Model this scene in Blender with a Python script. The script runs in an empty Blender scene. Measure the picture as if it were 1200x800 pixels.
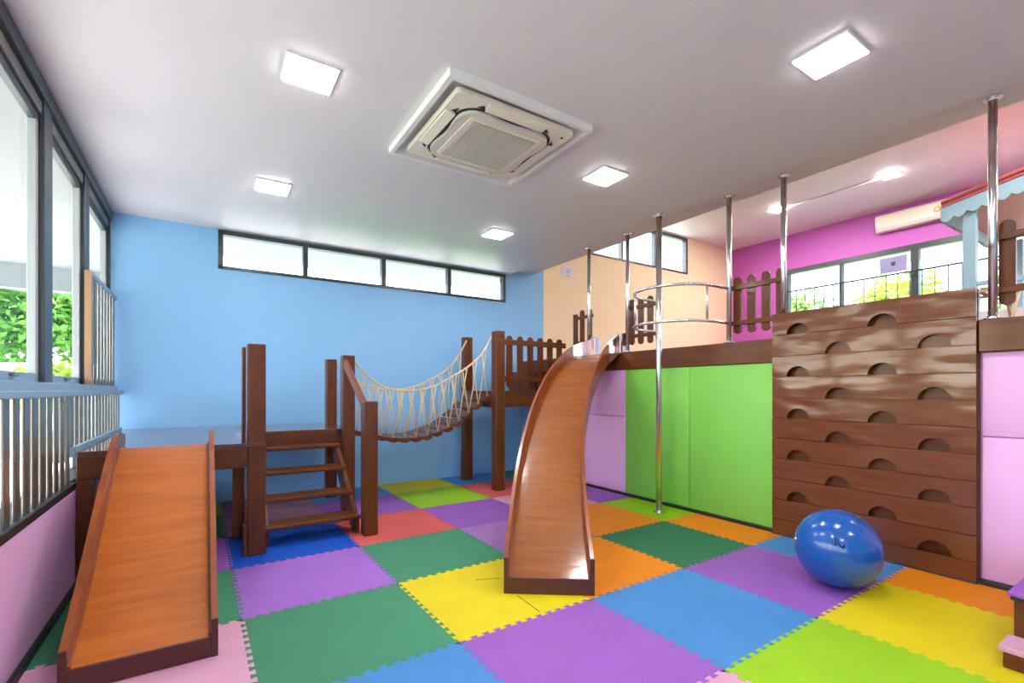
import bpy, bmesh, math, random
from mathutils import Vector, Matrix
random.seed(7)
S = bpy.context.scene
COL = S.collection
R = math.radians

# ------------------------------------------------------------------ camera, sky, sun, exposure
CAM_H = 1.419
cd = bpy.data.cameras.new('camera')
cd.sensor_width = 36.0
cd.lens = 554.3 / 1200 * 36
cd.shift_y = 57.2 / 1200
cd.clip_start = 0.05
cam = bpy.data.objects.new('camera', cd)
COL.objects.link(cam)
cam.location = (0, 0, CAM_H)
cam.rotation_euler = (R(90), 0, -0.5758)
S.camera = cam

W = bpy.data.worlds.new('sky'); S.world = W; W.use_nodes = True
nt = W.node_tree; nt.nodes.clear()
sk = nt.nodes.new('ShaderNodeTexSky'); sk.sky_type = 'NISHITA'
sk.sun_disc = False; sk.sun_elevation = R(52); sk.sun_rotation = R(278)
sk.air_density = 1.0; sk.dust_density = 4.0; sk.ozone_density = 0.6
bg = nt.nodes.new('ShaderNodeBackground'); bg.inputs['Strength'].default_value = 1.3
wo = nt.nodes.new('ShaderNodeOutputWorld')
nt.links.new(sk.outputs[0], bg.inputs[0]); nt.links.new(bg.outputs[0], wo.inputs[0])

sd = bpy.data.lights.new('sun', 'SUN'); sd.energy = 5.0; sd.angle = R(2); sd.color = (1, .96, .9)
so = bpy.data.objects.new('sun', sd); COL.objects.link(so)
so.rotation_euler = (R(35), 0, R(-98))

LED_POWER = 60.0          # emission strength of the ceiling LED panels
VS = S.view_settings
VS.view_transform = 'Standard'; VS.look = 'None'; VS.gamma = 1.0; VS.use_curve_mapping = False
VS.exposure = 0.70

# ------------------------------------------------------------------ materials
MATS = {}
def _new(name):
    m = bpy.data.materials.new(name); m.use_nodes = True
    n = m.node_tree.nodes; l = m.node_tree.links
    return m, n, l, n['Principled BSDF']

def paint(name, col, rough=.5, bump=0.0, bscale=200, var=.05, metal=0, coat=0, spec=.5):
    if name in MATS: return MATS[name]
    m, n, l, b = _new(name)
    tc = n.new('ShaderNodeTexCoord'); nz = n.new('ShaderNodeTexNoise')
    nz.inputs['Scale'].default_value = 4; nz.inputs['Detail'].default_value = 4
    l.new(tc.outputs['Object'], nz.inputs['Vector'])
    mx = n.new('ShaderNodeMix'); mx.data_type = 'RGBA'
    mx.inputs[6].default_value = (*[c * (1 - var) for c in col], 1)
    mx.inputs[7].default_value = (*[min(1, c * (1 + var)) for c in col], 1)
    l.new(nz.outputs['Fac'], mx.inputs[0]); l.new(mx.outputs[2], b.inputs['Base Color'])
    b.inputs['Roughness'].default_value = rough; b.inputs['Metallic'].default_value = metal
    b.inputs['Coat Weight'].default_value = coat; b.inputs['Coat Roughness'].default_value = .08
    b.inputs['Specular IOR Level'].default_value = spec
    if bump:
        n2 = n.new('ShaderNodeTexNoise'); n2.inputs['Scale'].default_value = bscale
        l.new(tc.outputs['Object'], n2.inputs['Vector'])
        bp = n.new('ShaderNodeBump'); bp.inputs['Strength'].default_value = bump; bp.inputs['Distance'].default_value = .01
        l.new(n2.outputs['Fac'], bp.inputs['Height']); l.new(bp.outputs[0], b.inputs['Normal'])
    MATS[name] = m
    return m

def wood(name, dark, light, scale=(2, 24, 24), rough=.34, coat=.22, bump=.15, wave=.0, streak=1.0):
    if name in MATS: return MATS[name]
    m, n, l, b = _new(name)
    tc = n.new('ShaderNodeTexCoord'); oi = n.new('ShaderNodeObjectInfo')
    ad = n.new('ShaderNodeVectorMath'); ad.operation = 'ADD'
    sc = n.new('ShaderNodeVectorMath'); sc.operation = 'SCALE'; sc.inputs['Scale'].default_value = 7
    cb = n.new('ShaderNodeCombineXYZ')
    for i in range(3): l.new(oi.outputs['Random'], cb.inputs[i])
    l.new(cb.outputs[0], sc.inputs[0]); l.new(sc.outputs[0], ad.inputs[1]); l.new(tc.outputs['Object'], ad.inputs[0])
    mp = n.new('ShaderNodeMapping'); mp.inputs['Scale'].default_value = scale
    l.new(ad.outputs[0], mp.inputs['Vector'])
    nz = n.new('ShaderNodeTexNoise'); nz.inputs['Scale'].default_value = 1; nz.inputs['Detail'].default_value = 6
    nz.inputs['Roughness'].default_value = .65; nz.inputs['Distortion'].default_value = .3
    l.new(mp.outputs[0], nz.inputs['Vector'])
    rp = n.new('ShaderNodeValToRGB')
    rp.color_ramp.elements[0].position = .5 - .2 * streak; rp.color_ramp.elements[0].color = (*dark, 1)
    rp.color_ramp.elements[1].position = .5 + .2 * streak; rp.color_ramp.elements[1].color = (*light, 1)
    l.new(nz.outputs['Fac'], rp.inputs[0]); l.new(rp.outputs[0], b.inputs['Base Color'])
    b.inputs['Roughness'].default_value = rough; b.inputs['Coat Weight'].default_value = coat
    b.inputs['Specular IOR Level'].default_value = .25
    b.inputs['Coat Roughness'].default_value = .12
    bp = n.new('ShaderNodeBump'); bp.inputs['Strength'].default_value = bump; bp.inputs['Distance'].default_value = .004
    l.new(nz.outputs['Fac'], bp.inputs['Height'])
    last = bp
    if wave:
        n3 = n.new('ShaderNodeTexNoise'); n3.inputs['Scale'].default_value = 1; n3.inputs['Detail'].default_value = 1.3
        m3 = n.new('ShaderNodeMapping'); m3.inputs['Scale'].default_value = (3, 2.0, 5.5)
        l.new(ad.outputs[0], m3.inputs['Vector']); l.new(m3.outputs[0], n3.inputs['Vector'])
        b3 = n.new('ShaderNodeBump'); b3.inputs['Strength'].default_value = wave; b3.inputs['Distance'].default_value = .03
        l.new(n3.outputs['Fac'], b3.inputs['Height']); l.new(bp.outputs[0], b3.inputs['Normal']); last = b3
        l.new(b3.outputs[0], b.inputs['Coat Normal'])
    l.new(last.outputs[0], b.inputs['Normal'])
    MATS[name] = m
    return m

def emit(name, col, strength):
    if name in MATS: return MATS[name]
    m, n, l, b = _new(name)
    b.inputs['Base Color'].default_value = (.9, .9, .9, 1)
    b.inputs['Emission Color'].default_value = (*col, 1); b.inputs['Emission Strength'].default_value = strength
    MATS[name] = m
    return m

def glass(name, tint=(.93, .96, .96), refl=.05):
    if name in MATS: return MATS[name]
    m, n, l, b = _new(name); n.remove(b)
    tr = n.new('ShaderNodeBsdfTransparent'); tr.inputs[0].default_value = (*tint, 1)
    gl = n.new('ShaderNodeBsdfGlossy'); gl.inputs['Roughness'].default_value = .02
    mx = n.new('ShaderNodeMixShader'); mx.inputs[0].default_value = refl
    l.new(tr.outputs[0], mx.inputs[1]); l.new(gl.outputs[0], mx.inputs[2])
    l.new(mx.outputs[0], n['Material Output'].inputs[0])
    MATS[name] = m
    return m

def foam(name, col):
    if name in MATS: return MATS[name]
    m, n, l, b = _new(name)
    tc = n.new('ShaderNodeTexCoord')
    nz = n.new('ShaderNodeTexNoise'); nz.inputs['Scale'].default_value = 3.5; nz.inputs['Detail'].default_value = 5
    l.new(tc.outputs['Object'], nz.inputs['Vector'])
    mx = n.new('ShaderNodeMix'); mx.data_type = 'RGBA'
    mx.inputs[6].default_value = (*[c * .86 for c in col], 1); mx.inputs[7].default_value = (*[min(1, c * 1.1) for c in col], 1)
    l.new(nz.outputs['Fac'], mx.inputs[0]); l.new(mx.outputs[2], b.inputs['Base Color'])
    b.inputs['Roughness'].default_value = .62; b.inputs['Specular IOR Level'].default_value = .35
    hs = []
    for a in (45, -45):                                   # embossed cross-hatch of the foam
        mp = n.new('ShaderNodeMapping'); mp.inputs['Rotation'].default_value = (0, 0, R(a))
        l.new(tc.outputs['Object'], mp.inputs['Vector'])
        w = n.new('ShaderNodeTexWave'); w.inputs['Scale'].default_value = 26
        l.new(mp.outputs[0], w.inputs['Vector']); hs.append(w)
    mu = n.new('ShaderNodeMath'); mu.operation = 'MULTIPLY'
    l.new(hs[0].outputs['Fac'], mu.inputs[0]); l.new(hs[1].outputs['Fac'], mu.inputs[1])
    bp = n.new('ShaderNodeBump'); bp.inputs['Strength'].default_value = .35; bp.inputs['Distance'].default_value = .004
    l.new(mu.outputs[0], bp.inputs['Height']); l.new(bp.outputs[0], b.inputs['Normal'])
    MATS[name] = m
    return m

BR_D, BR_L = (.085, .021, .005), (.15, .042, .010)
WX = wood('brown_wood_x', BR_D, BR_L, (2, 22, 22))
WY = wood('brown_wood_y', BR_D, BR_L, (22, 2, 22))
WZ = wood('brown_wood_z', BR_D, BR_L, (22, 22, 2))
WDECK = wood('deck_gloss', BR_D, BR_L, (2, 22, 22), rough=.3, coat=1.0, bump=.03)
WPLANK = wood('varnished_plank', (.115, .026, .005), (.165, .043, .009), (30, 1.5, 30), rough=.55, coat=.8, bump=.1, wave=.5)
WBED1 = wood('slide_bed_wood', (.33, .068, .0015), (.55, .148, .003), (1.6, 14, 26), rough=.45, coat=.55, bump=.03, streak=1.4)
WBED2 = wood('curved_bed_wood', (.17, .042, .003), (.36, .106, .006), (1.6, 1.6, 40), rough=.4, coat=.6, bump=.05, streak=1.5)
WRAIL = wood('slide_rail_wood', (.19, .04, .009), (.29, .07, .015), (6, 6, 6), rough=.35, coat=.35, bump=.05)
M_MAROON = paint('maroon_end_panel', (.085, .022, .016), .4, .1, 60)
M_BLUE = paint('blue_wall_paint', (.27, .56, .93), .55, .04, 300, .02)
M_CEIL = paint('ceiling_white', (.73, .70, .725), .45, .03, 200, .02)
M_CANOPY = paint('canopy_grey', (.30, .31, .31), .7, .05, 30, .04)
M_CEIL2 = paint('loft_ceiling_white', (.86, .82, .82), .5, .03, 200, .02)
M_PEACH = paint('peach_wall_paint', (1.0, .75, .49), .55, .04, 300, .02)
M_MAGENTA = paint('magenta_wall_paint', (.52, .11, .50), .55, .04, 300, .02)
M_LILAC = paint('lilac_paint', (.74, .42, .70), .5, .04, 300, .03)
M_PADGREEN = paint('green_pad_vinyl', (.20, .54, .08), .42, .03, 60, .06)
M_PADLILAC = paint('lilac_pad_vinyl', (.72, .40, .72), .42, .03, 60, .04)
M_DARKFRAME = paint('dark_grey_frame', (.045, .052, .06), .35)
M_BLACK = paint('black_trim', (.012, .012, .016), .45)
M_STEEL = paint('polished_steel', (.80, .79, .79), .2, metal=1, var=.03)
M_CHROME = paint('chrome_sheet', (.78, .8, .82), .1, metal=1, var=.03)
M_SLAT = paint('grey_metal_slat', (.27, .235, .21), .3, metal=.8, var=.1)
M_RAILBLUE = paint('blue_grey_rail', (.24, .35, .46), .4, var=.04)
M_WHITE = paint('white_plastic', (.82, .81, .80), .4, var=.02)
M_CREAM = paint('cream_plastic', (.80, .74, .62), .42, var=.03)
M_BEIGEFACE = paint('beige_plastic', (.66, .62, .56), .42, var=.03)
M_GRILLEBACK = paint('grille_dark', (.16, .14, .12), .7)
M_ROPE = paint('cream_rope', (.66, .54, .34), .85, .5, 120, .15)
M_SUB = paint('screed', (.22, .2, .2), .9)
M_GLASS = glass('window_glass')
M_LED = emit('led_diffuser', (1, .97, .98), LED_POWER)
M_LED2 = emit('loft_led_diffuser', (1, .93, .92), LED_POWER * 4.6)
M_PALEBLUE = paint('playhouse_blue', (.42, .66, .82), .5, var=.03)
M_ROOF = paint('playhouse_red', (.74, .19, .22), .5, var=.08)
M_BEIGEWOOD = wood('beige_wood', (.62, .44, .24), (.8, .62, .38), (16, 16, 2), rough=.5, coat=0)
M_OUTWHITE = paint('outdoor_white', (.82, .82, .82), .7, .05, 30, .04)
M_GRASS = paint('lawn', (.12, .26, .05), .9, .3, 40, .3)
M_LEAF1 = paint('leaf_green', (.16, .36, .05), .6, var=.35)
M_LEAF2 = paint('leaf_yellowgreen', (.36, .50, .06), .6, var=.3)
M_BARK = paint('bark', (.12, .08, .05), .9, .4, 30, .2)

# ------------------------------------------------------------------ object helpers
WL = {}                                              # world location of every empty / object
def tag(o, label=None, cat=None, group=None, kind=None):
    if label: o['label'] = label
    if cat: o['category'] = cat
    if group: o['group'] = group
    if kind: o['kind'] = kind
    return o
def place(o, loc, parent=None):
    loc = Vector(loc)
    o.parent = parent
    o.location = loc - (WL[parent.name] if parent else Vector((0, 0, 0)))
    WL[o.name] = loc
    return o
def empty(name, loc, label, cat, group=None, kind=None):
    o = bpy.data.objects.new(name, None); COL.objects.link(o); o.empty_display_size = .1
    place(o, loc)
    return tag(o, label, cat, group, kind)
def mesh_obj(name, me, loc, parent=None):
    o = bpy.data.objects.new(name, me); COL.objects.link(o)
    return place(o, loc, parent)
def from_bm(name, bm, mat, loc=(0, 0, 0), parent=None, smooth=False, recenter=True):
    bmesh.ops.recalc_face_normals(bm, faces=bm.faces[:])
    loc = Vector(loc)
    if recenter and bm.verts:
        c = sum((v.co for v in bm.verts), Vector()) / len(bm.verts)
        bmesh.ops.translate(bm, verts=bm.verts[:], vec=-c); loc = loc + c
    me = bpy.data.meshes.new(name); bm.to_mesh(me); bm.free()
    me.materials.append(mat)
    if smooth:
        for p in me.polygons: p.use_smooth = True
    return mesh_obj(name, me, loc, parent)
BOXC = {}
def box_mesh(dx, dy, dz, mat, bev):
    k = (round(dx, 4), round(dy, 4), round(dz, 4), mat.name, bev)
    if k not in BOXC:
        bm = bmesh.new(); bmesh.ops.create_cube(bm, size=1)
        bmesh.ops.scale(bm, vec=(dx, dy, dz), verts=bm.verts[:])
        if bev:
            bmesh.ops.bevel(bm, geom=bm.edges[:], offset=min(bev, min(dx, dy, dz) * .3), segments=1, affect='EDGES', profile=.5)
        me = bpy.data.meshes.new('box'); bm.to_mesh(me); bm.free(); me.materials.append(mat); BOXC[k] = me
    return BOXC[k]
def box(name, x0, x1, y0, y1, z0, z1, mat, parent=None, bev=.004):
    return mesh_obj(name, box_mesh(x1 - x0, y1 - y0, z1 - z0, mat, bev), ((x0 + x1) / 2, (y0 + y1) / 2, (z0 + z1) / 2), parent)
def boxes(name, lst, mat, parent=None):              # several blocks of ONE solid (a wall around its openings)
    bm = bmesh.new()
    for x0, x1, y0, y1, z0, z1 in lst:
        r = bmesh.ops.create_cube(bm, size=1)
        bmesh.ops.scale(bm, vec=(x1 - x0, y1 - y0, z1 - z0), verts=r['verts'])
        bmesh.ops.translate(bm, vec=((x0 + x1) / 2, (y0 + y1) / 2, (z0 + z1) / 2), verts=r['verts'])
    return from_bm(name, bm, mat, parent=parent)
def beam(name, a, b, w, h, mat, parent=None, up=(0, 0, 1), bev=.004):     # box from a to b, w across, h along up
    a, b = Vector(a), Vector(b); d = b - a; L = d.length; d.normalize()
    s = d.cross(Vector(up)).normalized(); u = s.cross(d)
    me = box_mesh(L, w, h, mat, bev)
    o = mesh_obj(name, me, (a + b) / 2, parent)
    o.rotation_euler = Matrix((d, s * -1 if False else (u.cross(d)), u)).transposed().to_euler()
    return o
def tube_bm(pts, r, seg=10, closed=False, bm=None, caps=True):
    bm = bm or bmesh.new(); pts = [Vector(p) for p in pts]; n = len(pts); rings = []
    up = None
    for i, p in enumerate(pts):
        if closed: t = pts[(i + 1) % n] - pts[i - 1]
        else: t = pts[min(i + 1, n - 1)] - pts[max(i - 1, 0)]
        t.normalize()
        if up is None:
            up = Vector((0, 0, 1)) if abs(t.z) < .9 else Vector((1, 0, 0))
        a = t.cross(up).normalized(); up = a.cross(t).normalized()
        rr = r[i] if isinstance(r, (list, tuple)) else r
        rings.append([bm.verts.new(p + a * math.cos(k * 2 * math.pi / seg) * rr + up * math.sin(k * 2 * math.pi / seg) * rr) for k in range(seg)])
    m = n if closed else n - 1
    for i in range(m):
        A, B = rings[i], rings[(i + 1) % n]
        for k in range(seg): bm.faces.new((A[k], A[(k + 1) % seg], B[(k + 1) % seg], B[k]))
    if not closed and caps: bm.faces.new(rings[0]); bm.faces.new(rings[-1])
    return bm
def tube(name, pts, r, mat, parent=None, seg=10, closed=False):
    o = from_bm(name, tube_bm(pts, r, seg, closed), mat, parent=parent)
    for p in o.data.polygons: p.use_smooth = len(p.vertices) == 4
    return o
def prism_bm(poly, vec, bm=None):                     # poly: 3D points, extruded along vec
    bm = bm or bmesh.new(); vec = Vector(vec)
    a = [bm.verts.new(Vector(p)) for p in poly]; b = [bm.verts.new(Vector(p) + vec) for p in poly]
    bm.faces.new(a); bm.faces.new(b[::-1])
    for i in range(len(a)):
        j = (i + 1) % len(a); bm.faces.new((a[i], b[i], b[j], a[j]))
    return bm
def prism(name, poly, vec, mat, parent=None, smooth=False):
    return from_bm(name, prism_bm(poly, vec), mat, parent=parent, smooth=smooth)

# ------------------------------------------------------------------ room dimensions
XL, XW = -.783, -.90          # pink wainscot face, window plane
YB = 7.06                     # back wall
ZC = 3.468                    # play room ceiling
XE = 4.76                     # face of the loft edge beam
DK = 1.93                     # loft deck
XP = 11.28                    # magenta wall
ZL = 4.98                     # loft ceiling
YF = -3.0                     # wall behind the photographer

def struct(o, label, cat): return tag(o, label, cat, kind='structure')

# floor with foam tiles
floor = box('floor', XW - .1, 5.1, YF, YB + .2, -.16, -.016, M_SUB, bev=0)
struct(floor, 'play room floor laid with coloured interlocking foam mats', 'floor')
TC = {'green': (.062, .30, .155), 'yellow': (.86, .70, .0), 'purple': (.36, .125, .56), 'blue': (.07, .29, .68), 'orange': (.95, .29, .005),
      'lime': (.36, .68, .008), 'red': (.78, .13, .11), 'pink': (.82, .42, .60), 'royal': (.004, .10, .66), 'mauve': (.44, .21, .56),
      'dgreen': (.035, .21, .10), 'rose': (.42, .2, .30), 'ltpurple': (.42, .17, .68)}
GRID = {(-2, 4): 'lime', (-1, 4): 'rose', (0, 4): 'blue', (1, 4): 'yellow', (2, 4): 'blue', (3, 4): 'green',
        (-2, 3): 'dgreen', (-1, 3): 'rose', (0, 3): 'purple', (1, 3): 'lime', (2, 3): 'red', (3, 3): 'yellow',
        (-2, 2): 'purple', (-1, 2): 'royal', (0, 2): 'red', (1, 2): 'purple', (2, 2): 'pink', (3, 2): 'purple',
        (-2, 1): 'green', (-1, 1): 'ltpurple', (0, 1): 'green', (1, 1): 'mauve', (2, 1): 'orange', (3, 1): 'lime',
        (-2, 0): 'pink', (-1, 0): 'green', (0, 0): 'yellow', (1, 0): 'orange', (2, 0): 'dgreen', (3, 0): 'orange',
        (-2, -1): 'green', (-1, -1): 'blue', (0, -1): 'purple', (1, -1): 'blue', (2, -1): 'purple', (3, -1): 'blue',
        (-2, -2): 'yellow', (-1, -2): 'orange', (0, -2): 'pink', (1, -2): 'lime', (2, -2): 'yellow', (3, -2): 'orange',
        (-2, -3): 'purple', (-1, -3): 'lime', (0, -3): 'green', (1, -3): 'red', (2, -3): 'blue', (3, -3): 'pink',
        (-2, -4): 'blue', (-1, -4): 'pink', (0, -4): 'orange', (1, -4): 'purple', (2, -4): 'green', (3, -4): 'lime',
        (-2, -5): 'red', (-1, -5): 'green', (0, -5): 'yellow', (1, -5): 'blue', (2, -5): 'orange', (3, -5): 'purple'}
TH = .0119; GO = Vector((1.2068, 2.4014)); GY = .9835
def gp(i, j):
    return (GO.x + i * math.cos(TH) - j * GY * math.sin(TH), GO.y + i * math.sin(TH) + j * GY * math.cos(TH))
NT = 12
def tooth_edge():
    d, a, b = .0135, .035, .965
    p = [(0, 0), (a, 0), (a, -d)]; w = (b - a) / NT; e = w * .07
    for k in range(NT):
        s = a + k * w
        p += [(s + .5 * w + e, -d), (s + .5 * w - e, d)]
        if k < NT - 1: p += [(s + w + e, d), (s + w - e, -d)]
    p += [(b, d), (b, 0)]
    return p
TE = tooth_edge()
def clip(poly, ax, lim, keep_less):
    out = []; n = len(poly)
    ins = lambda q: (q[ax] <= lim) if keep_less else (q[ax] >= lim)
    for i in range(n):
        p, q = poly[i], poly[(i + 1) % n]
        if ins(p): out.append(p)
        if ins(p) != ins(q):
            t = (lim - p[ax]) / (q[ax] - p[ax]); out.append((p[0] + (q[0] - p[0]) * t, p[1] + (q[1] - p[1]) * t))
    return out
for (i, j), cname in GRID.items():
    # outline: south, east, north (reversed), west (reversed) share their tooth curve with the neighbour
    pl = [(i + s, j + o) for s, o in TE] + [(i + 1 + o, j + s) for s, o in TE]
    pl += [(i + s, j + 1 + o) for s, o in TE[::-1]] + [(i + o, j + s) for s, o in TE[::-1]]
    g = .0012
    pts = []
    cx, cy = i + .5, j + .5
    for (u, v) in pl:
        u2 = cx + (u - cx) * (1 - 2 * g); v2 = cy + (v - cy) * (1 - 2 * g)
        q = gp(u2, v2)
        if not pts or (Vector(pts[-1]) - Vector(q)).length > 1e-5: pts.append(q)
    pts = clip(pts, 0, XL + .005, False); pts = clip(pts, 0, 4.80, True); pts = clip(pts, 1, YB - .005, True); pts = clip(pts, 1, YF + .01, False)
    if len(pts) < 3: continue
    dz = random.uniform(-.0012, .0004)
    prism('foam_tile', [(x, y, -.0155) for x, y in pts], (0, 0, .0155 + dz), foam('foam_' + cname, [c * .80 for c in TC[cname]]), floor)

for a, b in (((1.70, 3.12), (1.87, 3.05)), ((1.815, 2.73), (1.80, 2.45))):
    beam('cut_line', (a[0], a[1], -.0004), (b[0], b[1], -.0004), .004, .003, M_BLACK, floor, bev=0)
# ceiling of the play room, with the lower side of the edge beam as a second level
ceil = boxes('ceiling', [(XW - .1, 4.54, YF, YB, ZC, ZC + .3)], M_CEIL)
struct(ceil, 'smooth pale grey plaster ceiling over the play room', 'ceiling')
t = box('trim_1', 4.54, 5.03, YF, YB, ZC + .075, ZL + .1, M_CEIL, bev=0); struct(t, 'plastered beam above the edge of the loft', 'beam')
c2 = box('ceiling_loft', 5.03, XP + .2, YF, YB, ZL, ZL + .2, M_CEIL2, bev=0); struct(c2, 'pinkish white ceiling over the loft', 'ceiling')

# back wall, blue then peach, around its clerestory windows
BW = (.14, 4.44, 2.965, 3.455)          # blue window
PW = (5.40, 9.47, 4.13, 4.96)           # peach window
struct(boxes('wall_back', [(XW - .1, 5.28, YB, YB + .15, 0, BW[2]), (XW - .1, BW[0], YB, YB + .15, BW[2], ZC + .1), (BW[1], 5.28, YB, YB + .15, BW[2], ZC + .6),
       (BW[0], BW[1], YB, YB + .15, BW[3], ZC + .1)], M_BLUE), 'sky blue back wall of the play room', 'wall')
struct(boxes('wall_back_loft', [(5.28, XP + .1, YB, YB + .15, DK - .3, PW[2]), (5.28, PW[0], YB, YB + .15, PW[2], ZL + .1), (PW[1], XP + .1, YB, YB + .15, PW[2], ZL + .1),
       (PW[0], PW[1], YB, YB + .15, PW[3], ZL + .1)], M_PEACH), 'peach back wall of the loft', 'wall')
for sx in (6.03, 8.9):
    box('panel_joint', sx - .004, sx + .004, YB - .002, YB + .01, DK, PW[2] if sx < PW[1] else ZL, M_PEACH, bpy.data.objects['wall_back_loft'], bev=0)
def window_y(name, x0, x1, z0, z1, muls, y, label):       # window in a wall facing -Y
    w = empty(name, ((x0 + x1) / 2, y, z0), label, 'window', kind='structure')
    f = .055
    box('frame_head', x0, x1, y - .02, y + .09, z1 - f, z1, M_DARKFRAME, w); box('frame_sill', x0, x1, y - .02, y + .09, z0, z0 + f * .7, M_DARKFRAME, w)
    box('frame_jamb', x0, x0 + f, y - .02, y + .09, z0, z1, M_DARKFRAME, w); box('frame_jamb', x1 - f, x1, y - .02, y + .09, z0, z1, M_DARKFRAME, w)
    xs = [x0 + f] + list(muls) + [x1 - f]
    for m in muls: box('mullion', m - .03, m + .03, y - .015, y + .09, z0 + .02, z1 - .02, M_DARKFRAME, w)
    for a, b in zip(xs[:-1], xs[1:]): box('pane', a, b, y + .045, y + .051, z0 + .03, z1 - .04, M_GLASS, w, bev=0)
    return w
window_y('window_1', BW[0], BW[1], BW[2], BW[3], (1.17, 2.27, 3.36), YB, 'dark framed strip window of four panes high in the blue wall')
window_y('window_2', PW[0], PW[1], PW[2], PW[3], (6.30, 7.33, 8.37), YB, 'dark framed strip window high in the peach wall')

# left side: pink wainscot, sill, tall windows
wl = boxes('wall_left', [(XL - .15, XL, YF, YB, -.016, .70), (XL - .32, XW - .1, YF, YB, -.016, .70)], M_LILAC)
struct(wl, 'low pink lilac wall below the tall windows', 'wall')
bb = box('baseboard_left', XL - .001, XL + .02, YF, 4.62, -.01, .05, M_BLACK); struct(bb, 'black skirting strip at the foot of the pink wall', 'skirting')
wv = empty('window_3', (XW, 2, .72), 'row of tall dark framed windows along the side wall', 'window', kind='structure')
box('frame_head', XW - .09, XW + .012, YF, YB, 3.36, ZC, M_DARKFRAME, wv); box('frame_head_track', XW - .06, XW - .012, YF, YB, 3.26, 3.345, M_SLAT, wv)
box('frame_sill', XW - .09, XW + .05, YF, YB, 1.405, 1.47, M_RAILBLUE, wv); box('frame_base', XW - .09, XW + .06, YF, YB, .66, .74, M_BLACK, wv)
ms = [7.06 - .05, 5.83, 4.56, 3.30, 2.04, .78, -.48, -1.74, -3.0]
for k, m in enumerate(ms):
    box('mullion', XW - .085, XW, m - (.2 if k else .05), m, .72, 3.36, M_DARKFRAME, wv)
for a, b in zip(ms[1:], ms[:-1]):
    y0, y1 = a, b - .2
    if y1 > 6.6: y1 = b - .05
    for (z0, z1) in ((1.47, 3.27), (.74, 1.405)):
        box('pane', XW - .062, XW - .056, y0, y1, z0, z1, M_GLASS, wv, bev=0)
    if True:
        box('sash_stile', XW - .075, XW - .03, y1 - .055, y1, 1.47, 3.3, paint('sash_grey', (.42, .45, .47), .4), wv); box('sash_stile', XW - .075, XW - .03, y0, y0 + .055, 1.47, 3.3, M_DARKFRAME, wv)
        box('sash_rail', XW - .075, XW - .03, y0, y1, 1.47, 1.53, M_RAILBLUE, wv); box('sash_rail', XW - .075, XW - .03, y0, y1, 3.2, 3.26, M_DARKFRAME, wv)
        box('latch', XW - .03, XW - .005, (y0 + y1) / 2 - .04, (y0 + y1) / 2 + .04, 1.50, 1.52, M_SLAT, wv)
# steel slat railing in front of the windows
XS = -.82
sr = empty('slat_railing', (XS, 2, .74), 'waist high grey metal slat railing under the tall windows', 'railing')
box('top_rail', XS - .03, XS + .03, YF, YB - .01, 1.375, 1.415, M_RAILBLUE, sr)
box('bottom_rail', XS - .03, XS + .035, YF, 4.62, .70, .75, M_BLACK, sr)
y = 4.58
while y > -1.0:
    box('slat', XS - .006, XS + .006, y - .085, y, .75, 1.376, M_SLAT, sr); y -= .155
y = 4.70
while y < 6.95:
    box('slat', XS - .006, XS + .006, y - .08, y, 1.0, 1.376, M_SLAT, sr); y += .16
box('bottom_rail', XS - .03, XS + .03, 4.62, 6.9, .93, 1.005, M_RAILBLUE, sr)
X2 = -.868
sc = empty('slat_screen', (X2, 6.3, 1.42), 'tall grey metal slat screen above the railing beside the blue wall', 'screen')
box('top_rail', X2 - .02, X2 + .02, 5.62, YB - .01, 2.45, 2.49, M_RAILBLUE, sc)
box('wood_edge', X2 - .03, X2 + .02, 5.585, 5.62, 1.42, 2.49, paint('tan_edge', (.42, .24, .14), .5), sc)
for k in range(8):
    yy = 5.68 + k * .172
    box('slat', X2 - .006, X2 + .006, yy, yy + .09, 1.42, 2.452, M_SLAT, sc)

# loft: deck, edge beams, magenta wall with its windows
lf = box('floor_loft', XE + .02, XP + .1, YF, YB, DK - .22, DK - .002, WY, bev=0); struct(lf, 'brown wooden loft deck', 'floor')
tb = box('trim_2', XE, XE + .06, 2.545, YB, 1.70, DK + .005, WY); struct(tb, 'long brown edge beam of the loft above the green pads', 'beam')
tb = box('trim_3', XE - .01, XE + .06, YF, 1.045, 1.70, DK + .005, WY); struct(tb, 'brown edge beam of the loft above the pink pads', 'beam')
wu = box('wall_right', XE + .07, XE + .17, YF, YB, -.016, 1.71, M_LILAC, bev=0); struct(wu, 'wall closing the space under the loft', 'wall')
PZ0, PZ1 = DK, 4.17
struct(boxes('wall_right_loft', [(XP, XP + .15, 5.75, YB, DK - .3, ZL + .1), (XP, XP + .15, YF, 5.75, PZ1, ZL + .1), (XP, XP + .15, YF, 5.75, DK - .3, DK + .25), (XP, XP + .15, YF, -1.6, DK, PZ1)], M_MAGENTA), 'bright magenta wall at the far side of the loft', 'wall')
w4 = empty('window_4', (XP, 3, DK + .25), 'wide dark framed window in the magenta wall', 'window', kind='structure')
box('frame_head', XP - .03, XP + .1, -1.6, 5.75, 4.09, 4.19, M_DARKFRAME, w4); box('frame_sill', XP - .03, XP + .1, -1.6, 5.75, DK + .25, DK + .32, M_DARKFRAME, w4)
mm = [(5.69, .06), (4.60, .05), (3.36, .12), (2.1, .06), (.85, .06), (-.4, .06), (-1.57, .06)]
for yy, wd in mm: box('mullion', XP - .025, XP + .1, yy - wd / 2, yy + wd / 2, DK + .3, 4.1, M_DARKFRAME, w4)
for a, b in zip(mm[1:], mm[:-1]): box('pane', XP + .04, XP + .046, a[0] + .03, b[0] - .03, DK + .32, 4.09, M_GLASS, w4, bev=0)
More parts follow.
